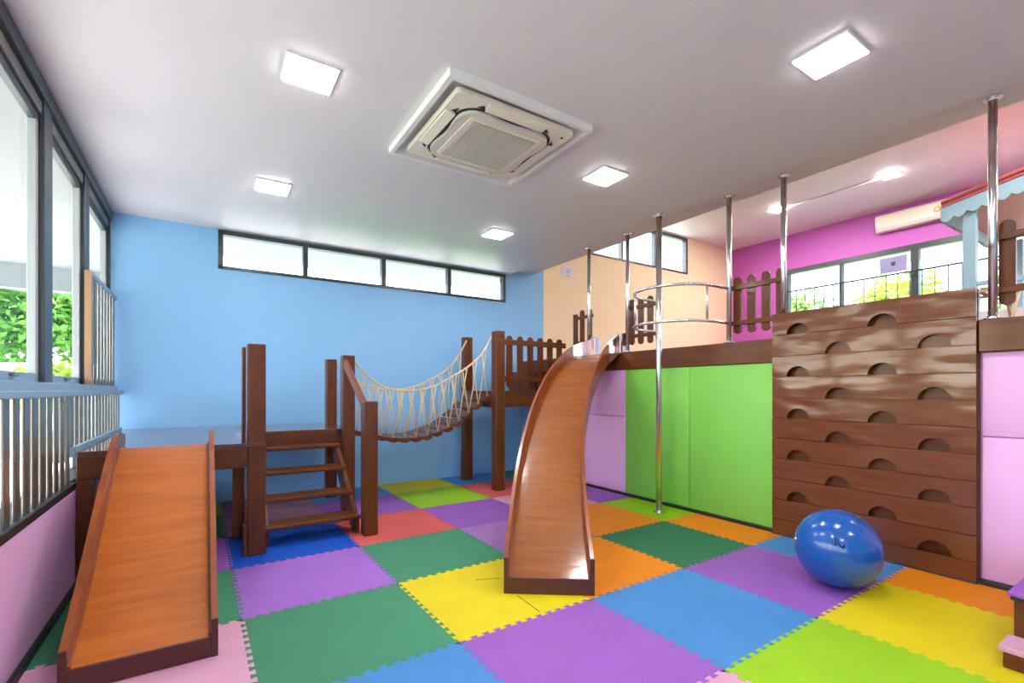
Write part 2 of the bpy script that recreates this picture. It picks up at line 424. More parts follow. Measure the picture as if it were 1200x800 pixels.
# room shell behind the photographer
struct(boxes('wall_front', [(XW - .1, XE + .2, YF - .15, YF, -.016, ZC + .2)], M_BLUE), 'blue wall behind the photographer', 'wall')
struct(boxes('wall_front_loft', [(XE + .2, XP + .15, YF - .15, YF, DK - .3, ZL + .2)], M_PEACH), 'peach end wall of the loft', 'wall')

# ------------------------------------------------------------------ padded panels under the loft
def pad(y0, y1, z0, z1, mat, label, group, x=XE + .015):
    bm = bmesh.new(); bmesh.ops.create_cube(bm, size=1)
    bmesh.ops.scale(bm, vec=(.06, y1 - y0 - .004, z1 - z0 - .004), verts=bm.verts[:])
    bmesh.ops.bevel(bm, geom=bm.edges[:], offset=.012, segments=3, affect='EDGES', profile=.5)
    bmesh.ops.translate(bm, verts=bm.verts[:], vec=(x + .03, (y0 + y1) / 2, (z0 + z1) / 2))
    o = from_bm('wall_pad', bm, mat, smooth=True)
    return tag(o, label, 'wall pad', group)
pad(2.545, 3.53, .03, 1.70, M_PADGREEN, 'green padded wall panel right against the climbing wall', 'green wall pads')
pad(3.53, 4.54, .03, 1.70, M_PADGREEN, 'green padded wall panel touching the lilac pads, behind the steel fire pole', 'green wall pads')
pad(4.54, 5.55, .03, 1.06, M_PADLILAC, 'lower lilac pad beside the green pads behind the curved slide', 'lilac pads by the curved slide')
pad(4.54, 5.55, 1.06, 1.70, M_PADLILAC, 'upper lilac pad beside the green pads, under the curved slide top', 'lilac pads by the curved slide')
pad(5.55, YB - .01, .03, 1.70, paint('blue_pad_vinyl', (.2, .42, .74), .45), 'blue pad in the corner under the bridge landing', None)
for k, (a, b) in enumerate(((0.04, 1.04), (-.96, .04))):
    pl = ['beside the climbing wall edge', 'further along from the climbing wall'][k]
    pad(a, b, .03, 1.08, M_PADLILAC, 'lower pink pad ' + pl, 'pink pads by the wooden step', XE + .03)
    pad(a, b, 1.08, 1.70, M_PADLILAC, 'upper pink pad ' + pl, 'pink pads by the wooden step', XE + .03)
bs = box('baseboard_right', XE + .0, XE + .05, YF, YB, -.01, .032, M_BLACK); struct(bs, 'dark strip at the foot of the wall pads', 'skirting')

# ------------------------------------------------------------------ climbing wall
CX = 4.737
cw = empty('climbing_wall', (CX, 1.8, 0), 'brown varnished climbing wall of planks with half round hand holes', 'climbing wall')
cy0, cy1 = 1.055, 2.54
seams = [0.0, .155, .35, .555, .75, .95, 1.145, 1.345, 1.55, 1.752, 1.96, 2.175]
HO = {}
for z in (1.96, 1.55, 1.145, .75, .35): HO[z] = (2.30, 1.63)
for z in (1.752, 1.345, .95, .555, .155): HO[z] = (1.96, 1.293)
for z0, z1 in zip(seams[:-1], seams[1:]):
    hs = sorted(HO.get(z0, ()))
    g = .0025
    ol = [(cy0, z0 + g)]
    for h in hs:
        wd, ht = .103, .098
        for k in range(13):
            a = math.pi - k * math.pi / 12
            ol.append((h + wd * math.cos(a), z0 + g + ht * math.sin(a)))
    ol += [(cy1, z0 + g), (cy1, z1 - g), (cy0, z1 - g)]
    dx = random.uniform(0, .004)
    prism('plank', [(CX + dx, a, b) for a, b in ol], (.034, 0, 0), WPLANK, cw)
box('back_board', CX + .075, CX + .095, cy0 + .005, cy1 - .005, 0.01, 2.16, WY, cw)
e1 = box('end_board', CX + .036, CX + .095, cy0 - .004, cy0 + .03, 0, 2.17, WZ, cw); box('end_board', CX + .036, CX + .095, cy1 - .03, cy1 + .004, 0, 2.17, WZ, cw)
for z in (.2, .27, 1.55, 1.66):
    tube('bolt', [(CX + .065, cy0 - .008, z), (CX + .065, cy0 + .0, z)], .007, M_BLACK, cw, 8)
box('foot_strip', CX - .006, CX + .09, cy0 - .006, cy1 + .004, -.002, .012, M_BLACK, cw)

# ------------------------------------------------------------------ ceiling LED panels
def led(x, y, z, s, label, mat, group):
    o = empty('ceiling_light', (x, y, z), label, 'ceiling light', group)
    box('frame', x - s / 2 - .012, x + s / 2 + .012, y - s / 2 - .012, y + s / 2 + .012, z - .012, z + .004, M_WHITE, o)
    box('diffuser', x - s / 2, x + s / 2, y - s / 2, y + s / 2, z - .016, z - .006, mat, o, bev=0)
LG = 'square LED panels in the play room ceiling'
led(.57, 3.28, ZC, .29, 'square LED panel in the ceiling between the air conditioner and the tall windows', M_LED, LG)
led(.57, 5.30, ZC, .29, 'square LED panel in the ceiling nearest the blue wall and tall windows corner', M_LED, LG)
led(3.21, 5.30, ZC, .29, 'square LED panel in the ceiling above the rope bridge end', M_LED, LG)
led(3.21, 3.31, ZC, .29, 'square LED panel in the ceiling between the air conditioner and the fire pole', M_LED, LG)
led(3.21, 1.37, ZC, .29, 'square LED panel in the ceiling in front of the climbing wall', M_LED, LG)
for (x, y, lab) in ((.57, 1.30, 'square LED panel in the ceiling right above the photographer'), (.57, -.7, 'square LED panel in the ceiling behind the photographer by the tall windows'), (3.21, -.65, 'square LED panel in the ceiling over the wooden step block')):
    led(x, y, ZC, .29, lab, M_LED, LG)
led(9.5, 3.15, ZL, .24, 'loft ceiling LED lamp at the end of the conduit above the wall air conditioner', M_LED2, 'loft ceiling lamps')
led(9.46, 4.95, ZL, .24, 'loft ceiling LED lamp at the conduit end by the steel pole', M_LED2, 'loft ceiling lamps')
for (x, y, lab) in ((6.6, .2, 'added unseen loft lamp in front of the playhouse gable'), (9.5, -1.9, 'added unseen loft lamp behind the playhouse by the end wall'), (6.9, -1.8, 'added unseen loft lamp near the end wall above the deck edge')):  # extra lamps out of view, added to light the loft
    led(x, y, ZL, .24, lab, M_LED2, 'loft ceiling lamps')
tag(tube('ceiling_conduit', [(9.48, 3.29, ZL - .012), (9.47, 4.82, ZL - .012)], .012, M_WHITE), 'thin white conduit joining the two loft ceiling lamps', 'conduit')

# ------------------------------------------------------------------ cassette air conditioner
ac = empty('ceiling_air_conditioner', (1.9, 3.31, ZC), 'square cassette air conditioner with cream panel in the ceiling', 'air conditioner')
ax0, ax1, ay0, ay1 = 1.30, 2.51, 2.72, 3.91
def ring_poly_frame(name, x0, x1, y0, y1, w, z0, z1, mat):
    bm = bmesh.new()
    o = [(x0, y0), (x1, y0), (x1, y1), (x0, y1)]; i = [(x0 + w, y0 + w), (x1 - w, y0 + w), (x1 - w, y1 - w), (x0 + w, y1 - w)]
    V = [[bm.verts.new((a, b, z)) for a, b in q] for z in (z0, z1) for q in (o, i)]
    for k in range(4):
        n = (k + 1) % 4
        bm.faces.new((V[0][k], V[0][n], V[1][n], V[1][k])); bm.faces.new((V[2][k], V[3][k], V[3][n], V[2][n]))
        bm.faces.new((V[0][k], V[2][k], V[2][n], V[0][n])); bm.faces.new((V[1][k], V[1][n], V[3][n], V[3][k]))
    return from_bm(name, bm, mat, parent=ac)
ring_poly_frame('trim_frame', ax0, ax1, ay0, ay1, .038, ZC - .055, ZC + .002, M_WHITE)
px0, px1, py0, py1 = 1.40, 2.40, 2.81, 3.76
pz = ZC - .055
def rrect(x0, x1, y0, y1, r, n=6):
    p = []
    for cx, cy, a0 in ((x1 - r, y1 - r, 0), (x0 + r, y1 - r, 90), (x0 + r, y0 + r, 180), (x1 - r, y0 + r, 270)):
        for k in range(n + 1):
            a = R(a0 + 90 * k / n); p.append((cx + r * math.cos(a), cy + r * math.sin(a)))
    return p
prism('panel', [(x, y, pz - .022) for x, y in rrect(px0, px1, py0, py1, .03)], (0, 0, .04), M_CREAM, ac)
cxm, cym = (px0 + px1) / 2, (py0 + py1) / 2
def superloop(a, b, bulge, n=64):
    # square face with bulging corners and slightly waisted sides
    p = []
    for k in range(n):
        t_ = 2 * math.pi * k / n; c, s = math.cos(t_), math.sin(t_)
        q = (abs(c) ** 4.2 + abs(s) ** 4.2) ** (-1 / 4.2)
        q *= 1 - bulge * math.cos(4 * t_)
        p.append((cxm + a * q * c, cym + b * q * s))
    return p
prism('air_gap', [(x, y, pz - .026) for x, y in superloop(.415, .40, .02)], (0, 0, .006), M_BLACK, ac)
prism('face', [(x, y, pz - .05) for x, y in superloop(.385, .37, .05)], (0, 0, .03), M_BEIGEFACE, ac)
fr = prism('grille_surround', [(x, y, pz - .058) for x, y in rrect(cxm - .315, cxm + .315, cym - .31, cym + .31, .04)], (0, 0, .012), M_CREAM, ac)
gb = box('grille', cxm - .275, cxm + .275, cym - .275, cym + .275, pz - .0605, pz - .056, M_GRILLEBACK, ac, bev=0)
bm = bmesh.new()
for k in range(30):
    x = cxm - .275 + (k + .5) * .55 / 30
    r_ = bmesh.ops.create_cube(bm, size=1); bmesh.ops.scale(bm, vec=(.0065, .55, .007), verts=r_['verts']); bmesh.ops.translate(bm, vec=(x, cym, pz - .063), verts=r_['verts'])
    y = cym - .275 + (k + .5) * .55 / 30
    r_ = bmesh.ops.create_cube(bm, size=1); bmesh.ops.scale(bm, vec=(.55, .0065, .006), verts=r_['verts']); bmesh.ops.translate(bm, vec=(cxm, y, pz - .0625), verts=r_['verts'])
gm = from_bm('grille_mesh', bm, M_BEIGEFACE, parent=gb); tag(gm, kind='stuff')
gm2 = gm; 
for s in (-1, 1):
    o = box('louver', cxm - .25, cxm + .25, cym + s * .43 - .04, cym + s * .43 + .04, pz - .034, pz - .024, M_CREAM, ac); o.rotation_euler[0] = R(10 * s)
    o = box('louver', cxm + s * .445 - .04, cxm + s * .445 + .04, cym - .25, cym + .25, pz - .034, pz - .024, M_CREAM, ac); o.rotation_euler[1] = R(-10 * s)
    for q in (-1, 1):
        a_, b_ = cxm + q * .25, cym + s * .395
        prism('louver_gap', [(a_, b_, pz - .027), (a_ + q * .06, b_, pz - .027), (a_ + q * .02, b_ + s * .035, pz - .027)], (0, 0, .006), M_BLACK, ac)
        a_, b_ = cxm + s * .41, cym + q * .25
        prism('louver_gap', [(a_, b_, pz - .027), (a_, b_ + q * .06, pz - .027), (a_ + s * .035, b_ + q * .02, pz - .027)], (0, 0, .006), M_BLACK, ac)
tube('sensor', [(px1 - .06, py0 + .08, pz - .022), (px1 - .06, py0 + .08, pz - .026)], .011, M_BLACK, ac, 10)

# ------------------------------------------------------------------ low platform
pf = empty('play_platform', (.3, 5.8, 0), 'low brown wooden play platform in the corner by the blue wall', 'platform')
PT = .97
y = 4.60; k = 0
while y < 6.98:
    y2 = min(y + .118, 7.0)
    x1 = .44 if y2 < 5.80 else 1.47
    box('deck_board', -.78, x1, y, y2 - .006, PT - .035, PT, WDECK, pf, bev=.003); y = y2; k += 1
box('front_beam', -.78, .30, 4.575, 4.635, .765, PT - .036, WX, pf)
box('side_beam', .38, .44, 4.75, 5.78, .765, PT - .036, WY, pf)
box('inner_beam', .44, 1.35, 5.80, 5.86, .765, PT - .036, WX, pf)
box('end_beam', 1.41, 1.47, 5.85, 6.98, .765, PT - .036, WY, pf)
box('back_beam', -.78, 1.40, 6.94, 7.0, .765, PT - .036, WX, pf)
box('post', -.78, -.68, 4.56, 4.66, 0, .765, WZ, pf)
box('post', .22, .32, 5.22, 5.32, 0, .765, WZ, pf)
box('post', -.76, -.66, 6.7, 6.8, 0, .765, WZ, pf)
box('post', 1.35, 1.49, 5.70, 5.84, 0, 1.83, WZ, pf, bev=.008); box('post', 1.345, 1.475, 6.55, 6.68, 0, 1.83, WZ, pf, bev=.008)
box('post_cladding', 1.335, 1.35, 6.56, 6.67, 0, .45, WZ, pf)
box('guard_board', .275, .303, 4.78, 4.90, PT, 1.80, WZ, pf)

# stairs up to the platform
st = empty('platform_stairs', (.88, 5.1, 0), 'brown wooden stairs with four open treads and square posts up to the low platform', 'stairs')
box('newel_post', .305, .445, 4.61, 4.74, 0, 1.82, WZ, st, bev=.008); box('newel_post', 1.295, 1.43, 4.62, 4.75, 0, 1.31, WZ, st, bev=.008)
box('post_foot', .275, .304, 4.615, 4.735, 0, .26, WZ, st)
for (yy, zz) in ((4.74, .19), (5.02, .385), (5.30, .60), (5.57, .815)):
    box('tread', .446, 1.294, yy, yy + .25, zz - .042, zz, WX, st, bev=.008)
for x in (.448, 1.252):
    prism('stringer', [(x, 4.79, 0), (x, 4.93, 0), (x, 5.76, .64), (x, 5.76, .79), (x, 5.62, .79), (x, 4.79, .148)], (.04, 0, 0), WY, st)
box('riser', .446, 1.294, 5.765, 5.795, .80, .965, WX, st)
beam('handrail', (1.375, 5.70, 1.74), (1.385, 4.76, 1.16), .035, .10, WRAIL, st)

# ------------------------------------------------------------------ straight slide
s1 = empty('straight_slide', (-.26, 3.8, 0), 'straight orange brown wooden slide with side rails from the low platform', 'slide')
def cat_rom(ts, vs, t_):
    n = len(ts)
    for i in range(n - 1):
        if t_ <= ts[i + 1] or i == n - 2:
            h = ts[i + 1] - ts[i]; u = (t_ - ts[i]) / h
            m0 = (vs[i + 1] - vs[i - 1]) / (ts[i + 1] - ts[i - 1]) if i > 0 else (vs[1] - vs[0]) / h
            m1 = (vs[i + 2] - vs[i]) / (ts[i + 2] - ts[i]) if i + 2 < n else (vs[i + 1] - vs[i]) / h
            return (2 * u**3 - 3 * u**2 + 1) * vs[i] + (u**3 - 2 * u**2 + u) * h * m0 + (-2 * u**3 + 3 * u**2) * vs[i + 1] + (u**3 - u**2) * h * m1
prof_y = [3.0, 3.2, 3.6, 4.0, 4.4, 4.60, 4.72, 4.95]
bed_z = [.105, .18, .40, .645, .885, .970, .976, .976]
rail_z = [.20, .30, .545, .80, 1.015, 1.085, 1.09, 1.06]
N = 40
ys = [3.0 + (4.95 - 3.0) * k / N for k in range(N + 1)]
bz = [cat_rom(prof_y, bed_z, v) for v in ys]; rz = [cat_rom(prof_y, rail_z, v) for v in ys]
x0, x1 = -.575, .06; tw = .032
def strip(name, xa, xb, ztop, zbot, mat, parent, ys_):
    bm = bmesh.new(); rings = []
    for yv, a, b in zip(ys_, ztop, zbot):
        rings.append([bm.verts.new(c) for c in ((xa, yv, b), (xb, yv, b), (xb, yv, a), (xa, yv, a))])
    for A, B in zip(rings[:-1], rings[1:]):
        for k in range(4): bm.faces.new((A[k], A[(k + 1) % 4], B[(k + 1) % 4], B[k]))
    bm.faces.new(rings[0]); bm.faces.new(rings[-1])
    return from_bm(name, bm, mat, parent=parent)
nb_ = next(k for k, v in enumerate(ys) if v > 4.70)
strip('bed', x0 + tw, x1 - tw, bz[:nb_], [max(0, z - .03) if yv < 4.57 else PT + .001 for z, yv in zip(bz, ys)][:nb_], WBED1, s1, ys[:nb_])
for a in (x0, x1 - tw): 
    zb = [max(0.0, z - .18) if yv < 4.60 else .975 for z, yv in zip(bz, ys)]
    zb[0] = 0
    strip('side_rail', a, a + tw, rz, zb, WRAIL, s1, ys)
box('end_panel', x0 + tw, x1 - tw, 2.985, 3.004, 0, .106, M_MAROON, s1, bev=.002)
box('rail_end_cap', x0, x0 + tw, 2.982, 3.0, 0, .20, M_MAROON, s1, bev=.002); box('rail_end_cap', x1 - tw, x1, 2.982, 3.0, 0, .20, M_MAROON, s1, bev=.002)
for a in (x0 + tw, x1 - tw - .012):
    strip('inner_bead', a, a + .012, [z + .016 for z in bz[:nb_]], bz[:nb_], WRAIL, s1, ys[:nb_])

# ------------------------------------------------------------------ curved slide
s2 = empty('curved_slide', (3.0, 3.8, 0), 'curved glossy brown wooden slide coming down from the loft deck', 'slide')
NB = 48
C0, C1, C2, C3 = Vector((4.78, 4.9)), Vector((4.084, 5.032)), Vector((3.111, 4.117)), Vector((2.015, 2.63))
zk = [2.177, 2.009, 1.722, 1.388, 1.029, .651, .25]
path = []
for k in range(NB + 1):
    t_ = k / NB
    c = C0 * (1 - t_)**3 + C1 * 3 * (1 - t_)**2 * t_ + C2 * 3 * (1 - t_) * t_**2 + C3 * t_**3
    d = (C1 - C0) * 3 * (1 - t_)**2 + (C2 - C1) * 6 * (1 - t_) * t_ + (C3 - C2) * 3 * t_**2; d.normalize()
    path.append((c, Vector((-d.y, d.x)), cat_rom([q / 6 for q in range(7)], zk, t_), t_, d))
def sweep(name, oa, ob, ztop, zbot, mat, k0=0, k1=NB):
    bm = bmesh.new(); rings = []
    for c, n, z, t_, d in path[k0:k1 + 1]:
        pa, pb = c + n * oa, c + n * ob; a, b = ztop(z, t_), zbot(z, t_)
        rings.append([bm.verts.new(q) for q in ((pa.x, pa.y, b), (pb.x, pb.y, b), (pb.x, pb.y, a), (pa.x, pa.y, a))])
    for A, B in zip(rings[:-1], rings[1:]):
        for k in range(4): bm.faces.new((A[k], A[(k + 1) % 4], B[(k + 1) % 4], B[k]))
    bm.faces.new(rings[0]); bm.faces.new(rings[-1])
    return from_bm(name, bm, mat, parent=s2)
hw = .315
boff = lambda t_: .143 + max(0, .25 - t_) * .36
zbed = lambda z, t_: z - boff(t_)
sweep('bed', -hw + .028, hw - .028, zbed, lambda z, t_: max(.0, z - boff(t_) - .03), WBED2)
for a, b in ((-hw, -hw + .028), (hw - .028, hw)):
    sweep('side_rail', a, b, lambda z, t_: z, lambda z, t_: max(0.0, z - .25), WRAIL, 7, NB)
    # polished metal cheeks at the top of the slide
    sweep('metal_cheek', a, b, lambda z, t_: z + .015, lambda z, t_: z - .26, M_CHROME, 0, 7)
for yy in (4.9 - .315, 4.9 + .287):
    prism('metal_plate', [(4.77, yy, DK + .01), (4.93, yy, DK + .01), (4.95, yy, DK + .12), (4.94, yy, DK + .24), (4.88, yy, DK + .285), (4.77, yy, 2.192)], (0, .028, 0), M_CHROME, s2)
c, n, z, t_, d = path[-1]
def end_block(name, oa, ob, h, mat):
    pa, pb = c + n * oa, c + n * ob
    prism(name, [(pa.x, pa.y, 0), (pb.x, pb.y, 0), (pb.x, pb.y, h), (pa.x, pa.y, h)], (d.x * .018, d.y * .018, 0), mat, s2)
end_block('end_panel', -hw + .03, hw - .03, .108, M_MAROON); end_block('rail_end_cap', -hw, -hw + .03, .25, M_MAROON); end_block('rail_end_cap', hw - .03, hw, .25, M_MAROON)
for s in (-1, 1):
    sweep('inner_bead', s * (hw - .034) - .006, s * (hw - .034) + .006, lambda z, t_: z - boff(t_) + .014, lambda z, t_: z - boff(t_), WRAIL, 6, NB)

# ------------------------------------------------------------------ landing at the far end of the bridge
ld = empty('bridge_landing', (4.1, 6.25, 0), 'brown wooden landing on tall square posts between the rope bridge and the loft', 'landing')
LT = 1.41
for k in range(8):
    y0 = 5.76 + k * .125
    box('deck_board', 3.44, 4.755, y0, y0 + .119, LT - .03, LT, WX, ld)
box('front_beam', 3.585, 4.755, 5.745, 5.80, LT - .235, LT - .032, WX, ld); box('back_beam', 3.585, 4.755, 6.68, 6.74, LT - .235, LT - .032, WX, ld)
box('end_beam', 3.44, 3.50, 5.84, 6.65, LT - .235, LT - .032, WY, ld)
box('post', 3.435, 3.585, 5.70, 5.835, 0, 2.26, WZ, ld, bev=.008); box('post', 3.435, 3.575, 6.65, 6.78, 0, 2.26, WZ, ld, bev=.008)
box('post_cladding', 3.42, 3.435, 6.66, 6.77, 0, .45, WZ, ld)
sb = box('step_box', 4.28, 4.755, 5.95, 6.7, LT + .002, 1.72, WY, ld)

# ------------------------------------------------------------------ rope bridge
rb = empty('rope_bridge', (2.45, 6.25, .8), 'sagging rope bridge of brown half round planks with cream rope lacing', 'rope bridge')
BX = [1.48, 1.62, 1.80, 2.09, 2.41, 2.64, 2.92, 3.25, 3.44]; BZ = [.955, .90, .855, .805, .81, .865, .975, 1.22, 1.36]
plk = []
NPK = 13
for k in range(NPK):
    x = 1.545 + k * (3.40 - 1.545) / (NPK - 1); plk.append((x, cat_rom(BX, BZ, x)))
pm = None
for k, (x, z) in enumerate(plk):
    sl = (cat_rom(BX, BZ, x + .03) - cat_rom(BX, BZ, x - .03)) / .06
    if pm is None:
        bm = prism_bm([(-.071, 0, .014), (-.063, 0, .022), (.063, 0, .022), (.071, 0, .014)] + [(.071 * math.cos(a), 0, -.04 * math.sin(a)) for a in [math.pi * q / 8 for q in range(1, 8)]], (0, .76, 0))
        bmesh.ops.translate(bm, verts=bm.verts[:], vec=(0, -.38, 0))
        o = from_bm('plank', bm, WY, (x, 6.235, z - .02), rb, recenter=False); pm = o.data
    else:
        o = mesh_obj('plank', pm, (x, 6.235, z - .02), rb)
    o.rotation_euler[1] = -math.atan(sl)
NR = ([1.49, 1.55, 1.67, 1.88, 2.07, 2.35, 2.58, 2.76, 3.07, 3.29, 3.47], [1.80, 1.73, 1.60, 1.46, 1.415, 1.42, 1.48, 1.57, 1.75, 1.94, 2.22])
FR = ([1.475, 1.56, 1.66, 1.78, 2.08, 2.35, 2.58, 2.78, 3.08, 3.29, 3.45], [1.79, 1.70, 1.61, 1.53, 1.44, 1.43, 1.47, 1.55, 1.71, 1.92, 2.2])
for (RR, yv, sgn) in ((NR, 5.84, 1), (FR, 6.63, -1)):
    pts = [(RR[0][0] + (RR[0][-1] - RR[0][0]) * k / 40,) for k in range(41)]
    pts = [(x, yv - sgn * .0 + (0 if 0 < k < 40 else -sgn * .0), cat_rom(RR[0], RR[1], x)) for k, (x,) in enumerate(pts)]
    tube('hand_rope', pts, .0135, M_ROPE, rb, 8)
    for k in range(NPK):
        x, z = plk[k]
        yp = yv + sgn * .04
        for dk in (-.55, .55):
            xt = x + dk * .155 * 1.3
            if not RR[0][0] + .03 < xt < RR[0][-1] - .03: continue
            zt = cat_rom(RR[0], RR[1], xt) - .008
            if abs(zt - z) < .1: continue
            mid = ((x + xt) / 2 + random.uniform(-.012, .012), (yv + yp) / 2, (z + zt) / 2)
            tube('lacing_rope', [(x, yp, z - .01), mid, (xt, yv, zt)], .0082, M_ROPE, rb, 6)
        # knot on the hand rope
    for k in range(NPK - 1):
        x = (plk[k][0] + plk[k + 1][0]) / 2
        if RR[0][0] + .05 < x < RR[0][-1] - .05:
            tube('knot', [(x - .012, yv, cat_rom(RR[0], RR[1], x - .012)), (x + .012, yv, cat_rom(RR[0], RR[1], x + .012))], .019, M_ROPE, rb, 8)

# ------------------------------------------------------------------ picket fences
def picket_mesh(w, h, th, mat, axis):
    pts = []
    r = w / 2; 
    for k in range(9):
        a = math.pi * k / 8; pts.append((r * math.cos(a), h / 2 - r + r * math.sin(a)))
    for k in range(9):
        a = math.pi + math.pi * k / 8; pts.append((r * math.cos(a), -h / 2 + r + r * math.sin(a)))
    if axis == 'y': bm = prism_bm([(-th / 2, a, b) for a, b in pts], (th, 0, 0))
    else: bm = prism_bm([(a, -th / 2, b) for a, b in pts], (0, th, 0))
    bmesh.ops.recalc_face_normals(bm, faces=bm.faces[:])
    me = bpy.data.meshes.new('picket'); bm.to_mesh(me); bm.free(); me.materials.append(mat)
    return me
PKY = picket_mesh(.088, .62, .022, WZ, 'y'); PKX = picket_mesh(.098, .76, .022, WZ, 'x')
def fence_y(x, y0, y1, ys_, label, z=2.345, rails=(2.535, 2.15)):
    f = empty('picket_fence', (x, (y0 + y1) / 2, 2.04), label, 'fence', 'picket fences along the loft edge')
    for v in ys_: mesh_obj('picket', PKY, (x + .022, v, z), f)
    for rz_ in rails: box('rail', x - .017, x + .010, y0, y1, rz_ - .025, rz_ + .025, WY, f)
    return f
fence_y(4.86, 2.45, 3.04, (2.99, 2.835, 2.68, 2.53), 'brown picket fence on the loft edge between the guard ring and the climbing wall')
fence_y(4.86, 4.02, 4.56, (4.52, 4.36, 4.20, 4.06), 'brown picket fence on the loft edge behind the fire pole')
fc = fence_y(4.86, 5.26, 5.66, (5.53, 5.36), 'brown picket fence on the loft edge above the bridge landing, left of the curved slide')
box('end_post', 4.84, 4.89, 5.63, 5.70, DK, 2.60, WZ, fc)
fence_y(4.86, -1.0, .96, [.92 - .165 * k for k in range(12)], 'brown picket fence on the loft edge above the pink pads')
f = empty('picket_fence', (4.1, 5.78, 1.44), 'brown picket fence along the bridge landing', 'fence')
for k in range(6): mesh_obj('picket', PKX, (3.72 + k * .185, 5.80, 1.835), f)
for z in (2.115, 1.585): box('rail', 3.586, 4.755, 5.765, 5.789, z - .04, z + .04, WX, f)

# ------------------------------------------------------------------ steel poles
def steel_pole(x, y, z0, z1, r, label, name='steel_pole', cat='pole', group='steel poles along the loft edge'):
    o = empty(name, (x, y, z0), label, cat, group)
    tube('shaft', [(x, y, z0), (x, y, z1)], r, M_STEEL, o, 20)
    for (a, b) in ((z0, z0 + .008), (z1 - .012, z1)):
        tube('flange', [(x, y, a), (x, y, b)], r * 2.0, M_STEEL, o, 20)
        tube('collar', [(x, y, a if a == z0 else a - .015), (x, y, b + .015 if a == z0 else b)], r * 1.25, M_STEEL, o, 20)
ZT = ZC + .075
for (yy, lab) in ((5.285, 'thin steel pole at the left cheek of the curved slide top'), (4.52, 'thin steel pole at the right cheek of the curved slide top'),
                  (3.98, 'thin steel pole behind the fire pole, where the guard ring ends'), (3.04, 'thin steel pole where the guard ring meets the picket fence'),
                  (2.46, 'thin steel pole behind the far top corner of the climbing wall'), (.98, 'thin steel pole behind the near top corner of the climbing wall')):
    steel_pole(4.80, yy, DK + .006, ZT, .0265, lab)
steel_pole(4.45, 3.70, 0, ZC, .034, 'thick polished steel fire pole running from the foam floor to the ceiling', 'fire_pole', 'pole', None)
gr = empty('guard_rail', (4.5, 3.5, 2.14), 'chrome guard ring of two curved rails around the fire pole', 'guard rail')
def ring_pts(z):
    p = [(4.775, 3.04, z), (4.68, 3.04, z)]
    for k in range(25):
        a = R(-90 - 180 * k / 24); p.append((4.52 + .47 * math.cos(a), 3.51 + .47 * math.sin(a), z))
    return p + [(4.68, 3.98, z), (4.775, 3.98, z)]
tube('top_rail', ring_pts(2.53), .0165, M_STEEL, gr, 12); tube('lower_rail', ring_pts(2.15), .0165, M_STEEL, gr, 12)
for a in (R(-102), R(-214)):
    x, y = 4.52 + .47 * math.cos(a), 3.51 + .47 * math.sin(a); tube('baluster', [(x, y, 2.15), (x, y, 2.53)], .013, M_STEEL, gr, 10)

# ------------------------------------------------------------------ exercise ball
M_BALL = paint('blue_ball_vinyl', (.007, .088, .38), .2, var=.04, coat=.3)
br = .275; bc = Vector((3.87, 1.60, br - .004))
eb = empty('exercise_ball', (bc.x, bc.y, 0), 'large glossy blue exercise ball on the foam mats by the climbing wall', 'ball')
bm = bmesh.new(); NS, NRG = 48, 48
rows = []
for i in range(1, NRG):
    th = math.pi * i / NRG; row = []
    for k in range(NS):
        ph = 2 * math.pi * k / NS
        rr = br * (1 + .0022 * (1 if (i // 1) % 2 else 0) * (1 if .28 < i / NRG < .72 else 0))
        v = Vector((rr * math.sin(th) * math.cos(ph), rr * math.sin(th) * math.sin(ph), br * math.cos(th))); row.append(bm.verts.new(v))
    rows.append(row)
tp, bt = bm.verts.new((0, 0, br)), bm.verts.new((0, 0, -br))
for k in range(NS):
    n = (k + 1) % NS; bm.faces.new((tp, rows[0][k], rows[0][n])); bm.faces.new((bt, rows[-1][n], rows[-1][k]))
    for A, B in zip(rows[:-1], rows[1:]): bm.faces.new((A[k], B[k], B[n], A[n]))
body = from_bm('body', bm, M_BALL, bc, eb, smooth=True, recenter=False)
tilt = Matrix.Rotation(R(62), 3, Vector((.55, -.83, 0)))
body.rotation_euler = tilt.to_euler()
# printed mark: thin tick and hooked stroke, facing the photographer
view = (Vector((0, 0, CAM_H)) - bc); view.normalize()
right = Vector((0, 0, 1)).cross(view).normalized(); upv = view.cross(right)
def on_ball(u, v):
    d = view * 1.0 + right * u + upv * v; d.normalize(); return bc + d * (br + .0035)
def mark(polys):
    bm = bmesh.new()
    for pl in polys: 
        vs = [bm.verts.new(on_ball(u, v)) for u, v in pl]; bm.faces.new(vs)
    return from_bm('printed_mark', bm, paint('matte_print', (.01, .01, .02), .95, spec=.05), parent=eb)
q = .30; ox, oy = .0, .09
def P(l): return [(ox + a * q, oy + b * q) for a, b in l]
mark([P([(-.32, .50), (-.02, .46), (-.02, .42), (-.32, .46)]), P([(-.22, .46), (-.14, .45), (-.08, -.22), (-.14, -.22)]), P([(-.05, .22), (.06, .42), (.12, .42), (.0, .2)]),
      P([(-.08, .12), (.02, .16), (.30, -.18), (.24, -.26)]), P([(.24, -.26), (.30, -.18), (.50, .12), (.46, -.3)])])
vd = (view * .35 - right * .93 + upv * .08).normalized()
tube('valve_plug', [bc + vd * (br - .004), bc + vd * (br + .004)], .009, M_WHITE, eb, 10)

